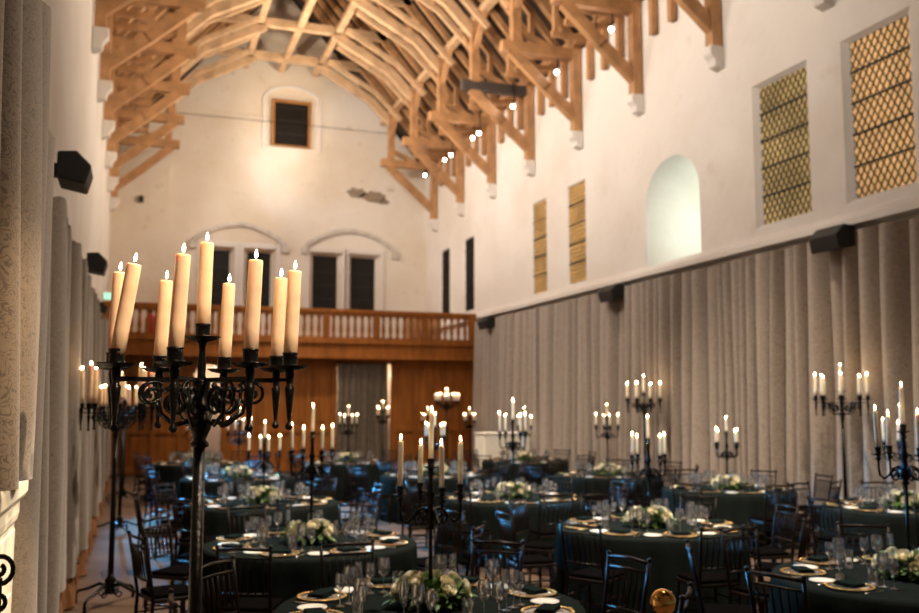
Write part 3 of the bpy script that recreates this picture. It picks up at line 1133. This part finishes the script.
# ------------------------------------------------------------------ table candelabra (five lights)
def table_candelabrum(Ht, key):
    """Ht: height of the centre cup above the table"""
    t = thing('table_candelabrum', 'x', 'candelabrum')
    I = M['iron']
    HZ_ = Ht - .30
    MB().lathe([(0, 0), (.10, 0), (.10, .012), (.06, .03), (.03, .06), (.02, .1), (0, .1)], 18).build('base', I, t)
    MB().tube([(0, 0, .08), (0, 0, HZ_ * .5), (0, 0, HZ_)], [.015, .013, .013], 8).build('pole', I, t)
    MB().lathe([(.013, HZ_ - .08), (.03, HZ_ - .07), (.018, HZ_ - .05), (.035, HZ_ - .02), (.04, HZ_ + .01), (.022, HZ_ + .04), (.018, HZ_ + .1), (.03, HZ_ + .13), (.018, HZ_ + .16), (.014, HZ_ + .24), (.022, HZ_ + .26), (.012, HZ_ + .28), (0, Ht)], 12).build('stem', I, t)
    s = MB().lathe([(r * 1.0, z + Ht) for r, z in [(0, -.03), (.012, -.03), (.02, -.012), (.045, -.004), (.048, .0), (.02, .0), (.022, .045), (.026, .05), (.017, .05), (.017, .02), (0, .02)]], 14).build('centre_cup', I, t)
    for k in range(4):
        a = k * PI / 2
        u = (math.cos(a), math.sin(a))
        P = lambda r, z: (u[0] * r, u[1] * r, HZ_ + z)
        arm = MB().tube([P(.012, .02), P(.05, .05), P(.09, .035), P(.12, -.01), P(.155, -.035), P(.188, -.01), P(.195, .04), P(.195, .10)], [.011, .010, .009, .009, .009, .009, .008, .009], 8).build('arm', I, t)
        MB().tube(spiral((u[0] * .07, u[1] * .07, HZ_ - .015), u, .042, 1.4, PI * .6, 20, -1), .007, 6).build('scroll', I, arm)
        MB().lathe([(r, z + HZ_ + .14) for r, z in [(0, -.05), (.010, -.05), (.022, -.03), (.012, -.02), (.02, -.012), (.043, -.004), (.046, .0), (.02, .0), (.022, .045), (.026, .05), (.017, .05), (.017, .02), (0, .02)]], 14, (u[0] * .195, u[1] * .195, 0)).build('candle_cup', I, arm)
    return t


# ------------------------------------------------------------------ tables
TABLES = {
    'front row centre': (1.74, 5.50), 'front row right': (5.21, 5.28),
    'second row left': (1.53, 8.34), 'second row middle': (4.92, 8.30), 'second row right': (8.70, 8.85),
    'third row left': (1.58, 11.89), 'third row middle': (4.75, 11.44), 'third row right': (8.19, 11.62),
    'fourth row left': (1.71, 16.05), 'fourth row middle': (5.01, 15.6), 'fourth row right': (7.85, 14.61),
    'back row left': (1.30, 20.4), 'back row middle': (4.39, 19.75), 'back row right': (8.1, 18.83)}
TR, TZ = .93, .745


def cloth_mb(seed):
    r = random.Random(seed)
    nf = 22
    ph = [r.uniform(0, 6.28) for _ in range(4)]
    mb = MB()
    seg = 132
    rows = [(0, TZ), (.5, TZ), (.85, TZ), (.905, TZ - .001), (.925, TZ - .008), (.935, TZ - .03), (.94, TZ - .12), (.95, TZ - .32), (.965, .25), (.98, .012)]
    rings = []
    for i, (rr, z) in enumerate(rows):
        if rr == 0:
            rings.append([mb.bm.verts.new((0, 0, z))])
            continue
        v = max(0, (TZ - .02 - z) / TZ)
        ring = []
        for k in range(seg):
            a = 2 * PI * k / seg
            w = math.sin(nf * a + ph[0] + .8 * math.sin(3 * a + ph[1])) * .6 + .4 * math.sin(13 * a + ph[2])
            q = rr + v * .05 * w
            ring.append(mb.bm.verts.new((q * math.cos(a), q * math.sin(a), z)))
        rings.append(ring)
    for a, b in zip(rings, rings[1:]):
        for k in range(seg):
            k2 = (k + 1) % seg
            vs = (a[0], b[k], b[k2]) if len(a) == 1 else (a[k], b[k], b[k2], a[k2])
            f = mb.bm.faces.new(vs)
            f.smooth = True
    return mb


def table():
    t = thing('banquet_table', 'x', 'table')
    cloth_mb(4).build('tablecloth', M['cloth'], t)
    return t


proto('table', table())


def chair():
    t = thing('banquet_chair', 'x', 'chair')
    C_ = M['chair']
    w = .195
    # faces +y; back posts at y=-.2 leaning back
    MB().box2((-.2, -.19, .415), (.2, .2, .445)).build('seat', C_, t, bevel=.01)
    MB().box2((-.185, -.175, .445), (.185, .185, .48)).build('cushion', M['cushion'], t, bevel=.015)
    for s in (-1, 1):
        MB().tube([(s * w, -.215, 0), (s * .185, -.19, .44), (s * .19, -.235, .72), (s * .2, -.27, .92)], [.013, .016, .014, .013], 8).sphere((s * .2, -.271, .925), .017, 8, 6).build('back_leg', C_, t)
        MB().tube([(s * .195, .19, 0), (s * .185, .18, .25), (s * .185, .18, .42)], [.011, .015, .017], 8).build('front_leg', C_, t)
    MB().tube([(-.2, -.268, .905), (0, -.285, .912), (.2, -.268, .905)], .013, 8).build('crest_rail', C_, t)
    MB().tube([(-.195, -.255, .84), (0, -.268, .843), (.195, -.255, .84)], .009, 8).build('upper_rail', C_, t)
    MB().tube([(-.187, -.21, .58), (0, -.222, .58), (.187, -.21, .58)], .009, 8).build('lower_rail', C_, t)
    for k in range(6):
        x = -.14 + .056 * k
        b = .012 * (1 - (x / .2) ** 2)
        MB().tube([(x, -.21 - b, .58), (x, -.235 - b, .71), (x, -.256 - b, .84)], [.006, .009, .006], 6).build('spindle', C_, t)
    for z in (.15, .25):
        MB().tube([(-.19, .185, z), (.19, .185, z)], .008, 6).tube([(-.19, -.205, z), (.19, -.205, z)], .008, 6).tube([(-.192, -.205, z + .04), (-.19, .185, z + .04)], .008, 6).tube([(.192, -.205, z + .04), (.19, .185, z + .04)], .008, 6).build('stretcher', C_, t)
    return t


proto('chair', chair())


def glass_obj(name, prof, cat='glass', seg=20):
    o = MB().lathe(prof, seg).build(name, M['glass'], fix=False)
    return tag(o, 'x', cat)


proto('wine', glass_obj('wine_glass', [(0, .002), (.036, .002), (.037, .004), (.012, .010), (.0045, .02), (.004, .095), (.008, .105), (.026, .118), (.038, .14), (.042, .165), (.040, .19), (.034, .225)]))
proto('goblet', glass_obj('white_wine_glass', [(0, .002), (.033, .002), (.034, .004), (.010, .010), (.004, .02), (.004, .085), (.007, .094), (.020, .105), (.029, .125), (.032, .148), (.030, .17), (.026, .195)]))
proto('tumbler', glass_obj('tumbler', [(0, .012), (.030, .012), (.032, .0), (.034, .004), (.037, .13)]))
proto('flute', glass_obj('champagne_flute', [(0, .002), (.031, .002), (.032, .004), (.009, .010), (.004, .02), (.004, .08), (.009, .092), (.022, .12), (.026, .16), (.024, .21), (.021, .24)]))


def charger():
    t = thing('charger_plate', 'x', 'plate')
    MB().lathe([(0, .004), (.10, .004), (.112, .008), (.15, .016), (.152, .014), (.112, .003), (.1, .0), (0, 0)], 28).build('plate_body', M['plateglass'], t)
    g = MB()
    for k in range(36):
        a = 2 * PI * k / 36
        g.sphere((.15 * math.cos(a), .15 * math.sin(a), .017), .0085, 6, 4, (1, 1, .7))
    g.lathe([(.140, .0165), (.146, .0185), (.153, .0165), (.146, .0145), (.140, .0165)], 28)
    g.build('gold_rim', M['gold'], t)
    return t


proto('charger', charger())
mb = MB()
mb.box2((-.085, -.06, 0), (.085, .06, .014)).box2((-.083, -.058, .014), (.085, .05, .026))
o = tag(mb.build('napkin', M['napkin'], bevel=.006), 'x', 'napkin')
proto('napkin', o)
o = tag(MB().lathe([(0, .004), (.055, .004), (.065, .008), (.088, .014), (.089, .012), (.066, .003), (.055, 0), (0, 0)], 24).build('side_plate', M['china']), 'x', 'plate')
proto('side', o)


def fork():
    mb = MB()
    mb.tube([(0, -.1, .004), (0, 0, .005), (0, .04, .006)], [.006, .003, .004], 6, flat=.4)
    mb.box((0, .05, .006), (.02, .02, .003))
    for k in range(4):
        mb.box((-.0085 + .0057 * k, .078, .007), (.003, .04, .002))
    return tag(mb.build('fork', M['steel']), 'x', 'cutlery')


def knife():
    mb = MB()
    mb.tube([(0, -.11, .005), (0, -.01, .005)], [.006, .005], 6, flat=.5)
    mb.prism([(-.005, -.01, .004), (.008, -.01, .004), (.009, .06, .004), (.003, .11, .004), (-.004, .11, .004)], (0, 0, .002))
    return tag(mb.build('knife', M['steel']), 'x', 'cutlery')


proto('fork', fork())
proto('knife', knife())


def rose_mb(seed, R_):
    r = random.Random(seed)
    mb = MB()
    mb.sphere((0, 0, 0), R_ * .55, 10, 6, (1, 1, .9))
    for ring, (n, rad, tilt, ht) in enumerate(((3, .35, .15, .62), (4, .55, .35, .66), (5, .75, .6, .6), (6, .95, .95, .48))):
        for k in range(n):
            a0 = 2 * PI * (k + r.random() * .4) / n + ring
            wa = 2 * PI / n * .72
            b = rad * R_

            def fn(u, v):
                a = a0 + (u - .5) * 2 * wa
                rr = b * (.55 + .45 * math.sin(v * PI * .6)) + tilt * R_ * .25 * v * v
                z = -R_ * .35 + v * (ht + .35) * R_ * (1 - .35 * (2 * u - 1) ** 2)
                return (rr * math.cos(a), rr * math.sin(a), z)
            mb.grid(fn, 4, 4)
    return mb


ROSE = [rose_mb(s, .042) for s in (1, 2, 3)]
ROSEME = []
for s in (1, 2, 3):
    b = rose_mb(s, .042)
    me = bpy.data.meshes.new('rose')
    b.bm.to_mesh(me)
    b.bm.free()
    me.materials.append(M['rose'])
    ROSEME.append(me)


def leaf_patch(mb, p, d, L, w, r):
    d = d.normalized()
    side = d.cross(Vector((0, 0, 1)))
    side = side.normalized() if side.length > .01 else Vector((1, 0, 0))
    nrm = side.cross(d)
    tw = r.uniform(-.6, .6)
    side = (side * math.cos(tw) + nrm * math.sin(tw))
    nrm = side.cross(d)
    pts = []
    for t, ww in ((0, .1), (.3, .9), (.6, 1.0), (.85, .6), (1, .05)):
        c = p + d * (L * t) - Vector((0, 0, 1)) * (L * .35 * t * t)
        pts.append((mb.bm.verts.new(c - side * w * ww + nrm * w * .3 * ww), mb.bm.verts.new(c), mb.bm.verts.new(c + side * w * ww + nrm * w * .3 * ww)))
    for a, b in zip(pts, pts[1:]):
        mb.bm.faces.new((a[0], a[1], b[1], b[0])).smooth = True
        mb.bm.faces.new((a[1], a[2], b[2], b[1])).smooth = True


def flowers():
    t = thing('flower_arrangement', 'x', 'flowers')
    r = random.Random(5)
    MB().lathe([(0, 0), (.1, 0), (.12, .02), (.13, .06), (.12, .065), (.05, .065), (0.05, .02), (0, .02)], 20).build('bowl', M['bowl'], t)
    mb = MB()
    for k in range(420):
        a = r.uniform(0, 2 * PI)
        el = r.uniform(-.15, 1.2)
        d = Vector((math.cos(a) * math.cos(el), math.sin(a) * math.cos(el), math.sin(el)))
        p = Vector((d.x * .19, d.y * .19, .055 + d.z * .085)) * r.uniform(.55, 1.1)
        p.z = max(p.z, .03)
        leaf_patch(mb, p, d + Vector((r.uniform(-.4, .4), r.uniform(-.4, .4), r.uniform(-.1, .4))), r.uniform(.05, .10), r.uniform(.012, .024), r)
    for v in mb.bm.verts:
        v.co.z = max(v.co.z, .004)
    f = mb.build('foliage', M['leaf'], t, fix=False)
    f['kind'] = 'stuff'
    n = 13
    for k in range(n):
        a = 2 * PI * k / n * 1.0 + r.uniform(-.2, .2)
        el = (.25, .6, .95)[k % 3]
        d = Vector((math.cos(a) * math.cos(el), math.sin(a) * math.cos(el), math.sin(el)))
        o = bpy.data.objects.new('rose', ROSEME[k % 3])
        COL.objects.link(o)
        o.parent = t
        o.location = (d.x * .225, d.y * .225, .075 + d.z * .10)
        o.rotation_euler = d.to_track_quat('Z', 'Y').to_euler()
        sc = r.uniform(.8, 1.2)
        o.scale = (sc, sc, sc)
    return t


for m_ in ROSE:
    m_.bm.free()
proto('flowers', flowers())
# centre cup height above the table, candle length, turn
TC = {'front row centre': (.83, .285, 20), 'front row right': (1.02, .27, 30), 'second row left': (.92, .22, 25), 'second row middle': (.82, .21, 35), 'second row right': (.88, .26, 10),
      'third row left': (.75, .19, 15), 'third row middle': (.97, .24, 30), 'third row right': (.78, .19, 40), 'fourth row left': (.9, .2, 20), 'fourth row middle': (.78, .22, 35),
      'fourth row right': (.97, .19, 15), 'back row left': (.8, .2, 5), 'back row middle': (.92, .2, 25), 'back row right': (.88, .2, 45)}
HCL = {}
for k, (h, L, a) in TC.items():
    HCL[h] = 1
PHASE = {'front row centre': 8, 'second row middle': 82, 'second row left': 60, 'front row right': 15}
TCPROTO = {}
chairs = []
for ti, (tn, (tx, ty)) in enumerate(TABLES.items()):
    place('table', (tx, ty, 0), ti * .7, 'round table under a floor-length dark green cloth, %s of the hall' % tn, 'round banquet tables')
    far = ty > 13
    ph0 = math.radians(PHASE.get(tn, (ti * 37) % 45))
    place('flowers', (tx, ty, TZ), ti * 1.1, 'low arrangement of cream roses and leaves on the %s table' % tn, 'rose centrepieces')
    h, L, rot = TC[tn]
    key = 'tc%.2f' % h
    if key not in PROTO:
        proto(key, table_candelabrum(h, key))
    rz = -math.atan2(tx, ty) + math.radians(rot)
    place(key, (tx, ty, TZ), rz, 'black five-arm candelabrum standing in the flowers of the %s table' % tn, 'table candelabra')
    for k in range(5):
        if k < 4:
            a = rz + k * PI / 2
            u = Vector((math.cos(a), math.sin(a), 0)) * .195
            z = TZ + h - .30 + .14 + .0205
            lab = 'ivory candle on the %s arm of the %s table candelabrum' % (dirword((tx, ty), u), tn)
        else:
            u = Vector((0, 0, 0))
            z = TZ + h + .0205
            lab = 'ivory candle raised in the centre of the %s table candelabrum' % tn
        LL_ = round(L * (1.0, .92, 1.05, .96, 1.08)[k], 3)
        place(candle_var(LL_, .0155), (tx + u.x, ty + u.y, z), 0, lab, 'candles on the %s table' % tn, (rnd.uniform(-.02, .02), rnd.uniform(-.02, .02), 0))
    for k in range(8):
        a = ph0 + k * PI / 4
        u = Vector((math.cos(a), math.sin(a), 0))
        v = Vector((-math.sin(a), math.cos(a), 0))       # to the left of a person looking inwards? (right hand side is -v)
        w = dirword((tx, ty), u)
        c = Vector((tx, ty, 0)) + u * (TR + .31)
        if in_view((c.x, c.y, .9), 25, 25) and c.x < XR - .6 and c.x > .1 and all((c - q_).length > .58 for q_ in chairs):
            chairs.append(c)
            place('chair', c, a + PI / 2 + rnd.uniform(-.12, .12), 'dark wooden spindle-back chair on the %s side of the %s table' % (w, tn), 'chairs at the round tables')
        p = Vector((tx, ty, TZ)) + u * (TR - .21)
        if not in_view(p, 20, 25):
            continue
        place('charger', p, a, 'gold-rimmed charger plate at the %s place of the %s table' % (w, tn), 'charger plates')
        place('napkin', p + Vector((0, 0, .0185)), a + rnd.uniform(-.2, .2) + PI / 2, 'folded dark green napkin on the %s charger of the %s table' % (w, tn), 'napkins')
        s = Vector((tx, ty, TZ)) + u * (TR - .27) - v * .245
        # bread plate on the left of the diner
        place('side', s, 0, 'white side plate left of the %s charger on the %s table' % (w, tn), 'side plates')
        g = Vector((tx, ty, TZ)) + u * (TR - .44) + v * .10
        place('wine', g, rnd.uniform(0, 3), 'large stemmed wine glass at the %s place of the %s table' % (w, tn), 'wine glasses')
        place('goblet', g + v * .085 + u * .02, 0, 'smaller stemmed wine glass at the %s place of the %s table' % (w, tn), 'small wine glasses')
        if k % 2 == 0:
            place('tumbler', g - v * .09 - u * .02, 0, 'straight clear tumbler at the %s place of the %s table' % (w, tn), 'tumblers')
        else:
            place('flute', g - v * .09 - u * .02, 0, 'tall champagne flute at the %s place of the %s table' % (w, tn), 'champagne flutes')
        if not far and ty < 9:
            place('fork', p - v * .175 , a + PI / 2, 'silver fork left of the %s charger on the %s table' % (w, tn), 'forks')
            place('knife', p + v * .175, a + PI / 2, 'silver knife right of the %s charger on the %s table' % (w, tn), 'knives')

# far stands of candles by the screen: smaller table-type candelabra on high tables are read as slim floor stands
def slim_stand(loc, h, L, rz, label, who):
    key = 'slim%.2f' % h
    t = table_candelabrum(h, key)
    t.name = 'floor_candelabrum'
    for c_ in kids(t):
        if c_.name.startswith('base'):
            c_.scale = (1.8, 1.8, 1)
    reg(t)
    t.location = loc
    t.rotation_euler = (0, 0, rz)
    tag(t, label, 'candelabrum', 'slim floor candelabra')
    for k in range(5):
        if k < 4:
            a = rz + k * PI / 2
            u = Vector((math.cos(a), math.sin(a), 0)) * .195
            z = h - .30 + .14 + .0205
            lab = 'ivory candle on the %s arm of %s' % (dirword(loc, u), who)
        else:
            u = Vector((0, 0, 0))
            z = h + .0205
            lab = 'ivory candle raised in the centre of ' + who
        place(candle_var(round(L * (1, .95, 1.05, .97, 1.1)[k], 3), .0155), Vector(loc) + u + Vector((0, 0, z)), 0, lab, 'candles of ' + who)


slim_stand((6.68, 25.6, 0), 1.78, .22, .4, 'slim black candelabrum before the dark curtained doorway', 'the candelabrum by the curtained doorway')
slim_stand((8.1, 25.9, 0), 1.62, .18, .2, 'slim black candelabrum left of the tall one before the orange panelling', 'the slim left screen stand')
slim_stand((9.35, 25.8, 0), 1.62, .18, .6, 'slim black candelabrum right of the tall one before the orange panelling', 'the slim right screen stand')

# white covered bar counter before the right curtain
t = thing('bar_counter', 'tall counter under a white cloth at the far right curtain', 'counter', (9.0, 22.4, 0))
mb = MB()
mb.box2((-.62, -.35, .0), (.62, .35, 1.22))
mb.build('white_cloth', M['white'], t, bevel=.02)
MB().box2((-.64, -.37, 1.22), (.64, .37, 1.25)).build('counter_top', M['white'], t, bevel=.008)

# brass ball on its post in the right foreground
q = Vector((0, 0, 0))
dd = (FW * FPX + RT * (663 - CX) + UP * (CY - 602)) / FPX * 3.3
bp_ = CAM + dd
t = thing('brass_post', 'polished brass ball finial of a post in the foreground', 'post', (bp_.x, bp_.y, 0))
MB().sphere((0, 0, bp_.z), .046, 28, 18).build('ball', M['brass'], t)
MB().lathe([(.012, bp_.z - .09), (.02, bp_.z - .085), (.014, bp_.z - .065), (.022, bp_.z - .05), (.022, bp_.z - .042), (0, bp_.z - .04)], 16).build('collar', M['brass'], t)
MB().lathe([(0, 0), (.16, 0), (.16, .015), (.05, .04), (.02, .06), (.02, bp_.z - .09), (0, bp_.z - .09)], 20).build('post', M['brass'], t)

# iron scroll by the mantel
sc_ = CAM + (FW * FPX + RT * (-1 - CX) + UP * (CY - 578)) / FPX * 2.9
zs_ = sc_.z
t = thing('iron_scroll_stand', 'black wrought-iron scroll stand at the bottom left edge', 'ironwork', (sc_.x, sc_.y, 0))
mb = MB()
mb.tube(spiral((0, 0, zs_ + .03), (.94, -.33), .05, 1.4, -PI / 2, 22), .008, 6)
mb.tube(spiral((0, 0, zs_ - .07), (.94, -.33), .04, 1.4, PI / 2, 22), .008, 6)
mb.build('scroll', M['iron'], t)
MB().tube([(0, 0, .02), (0, 0, zs_)], .01, 8).build('rod', M['iron'], t)
MB().lathe([(0, 0), (.1, 0), (.1, .012), (.02, .03), (0, .03)], 16).build('base', M['iron'], t)

# drop prototypes never used
for k, p in PROTO.items():
    if not p['used']:
        def rm(o):
            for c_ in kids(o):
                rm(c_)
            bpy.data.objects.remove(o)
        rm(p['o'])

# ------------------------------------------------------------------ world, camera, view
w = bpy.data.worlds.new('World')
scene.world = w
w.use_nodes = True
w.node_tree.nodes['Background'].inputs['Color'].default_value = (.8, .85, 1, 1)
w.node_tree.nodes['Background'].inputs['Strength'].default_value = .006

cd = bpy.data.cameras.new('Camera')
cd.sensor_width = 36
cd.sensor_fit = 'HORIZONTAL'
cd.lens = 36 * FPX / W
cd.dof.use_dof = True
cd.dof.focus_distance = 3.42
cd.dof.aperture_fstop = 2.5
cd.clip_end = 200
co = bpy.data.objects.new('Camera', cd)
COL.objects.link(co)
co.location = CAM
co.rotation_euler = Matrix((RT, UP, -FW)).transposed().to_euler()
scene.camera = co
scene.view_settings.view_transform = 'Standard'
scene.view_settings.look = 'None'
scene.view_settings.gamma = 1
scene.view_settings.use_curve_mapping = False
scene.view_settings.exposure = 0.95
scene.cycles.use_denoising = True
scene.cycles.sample_clamp_indirect = 6
scene.cycles.max_bounces = 8
scene.cycles.transparent_max_bounces = 24
scene.cycles.caustics_reflective = False
scene.cycles.caustics_refractive = False
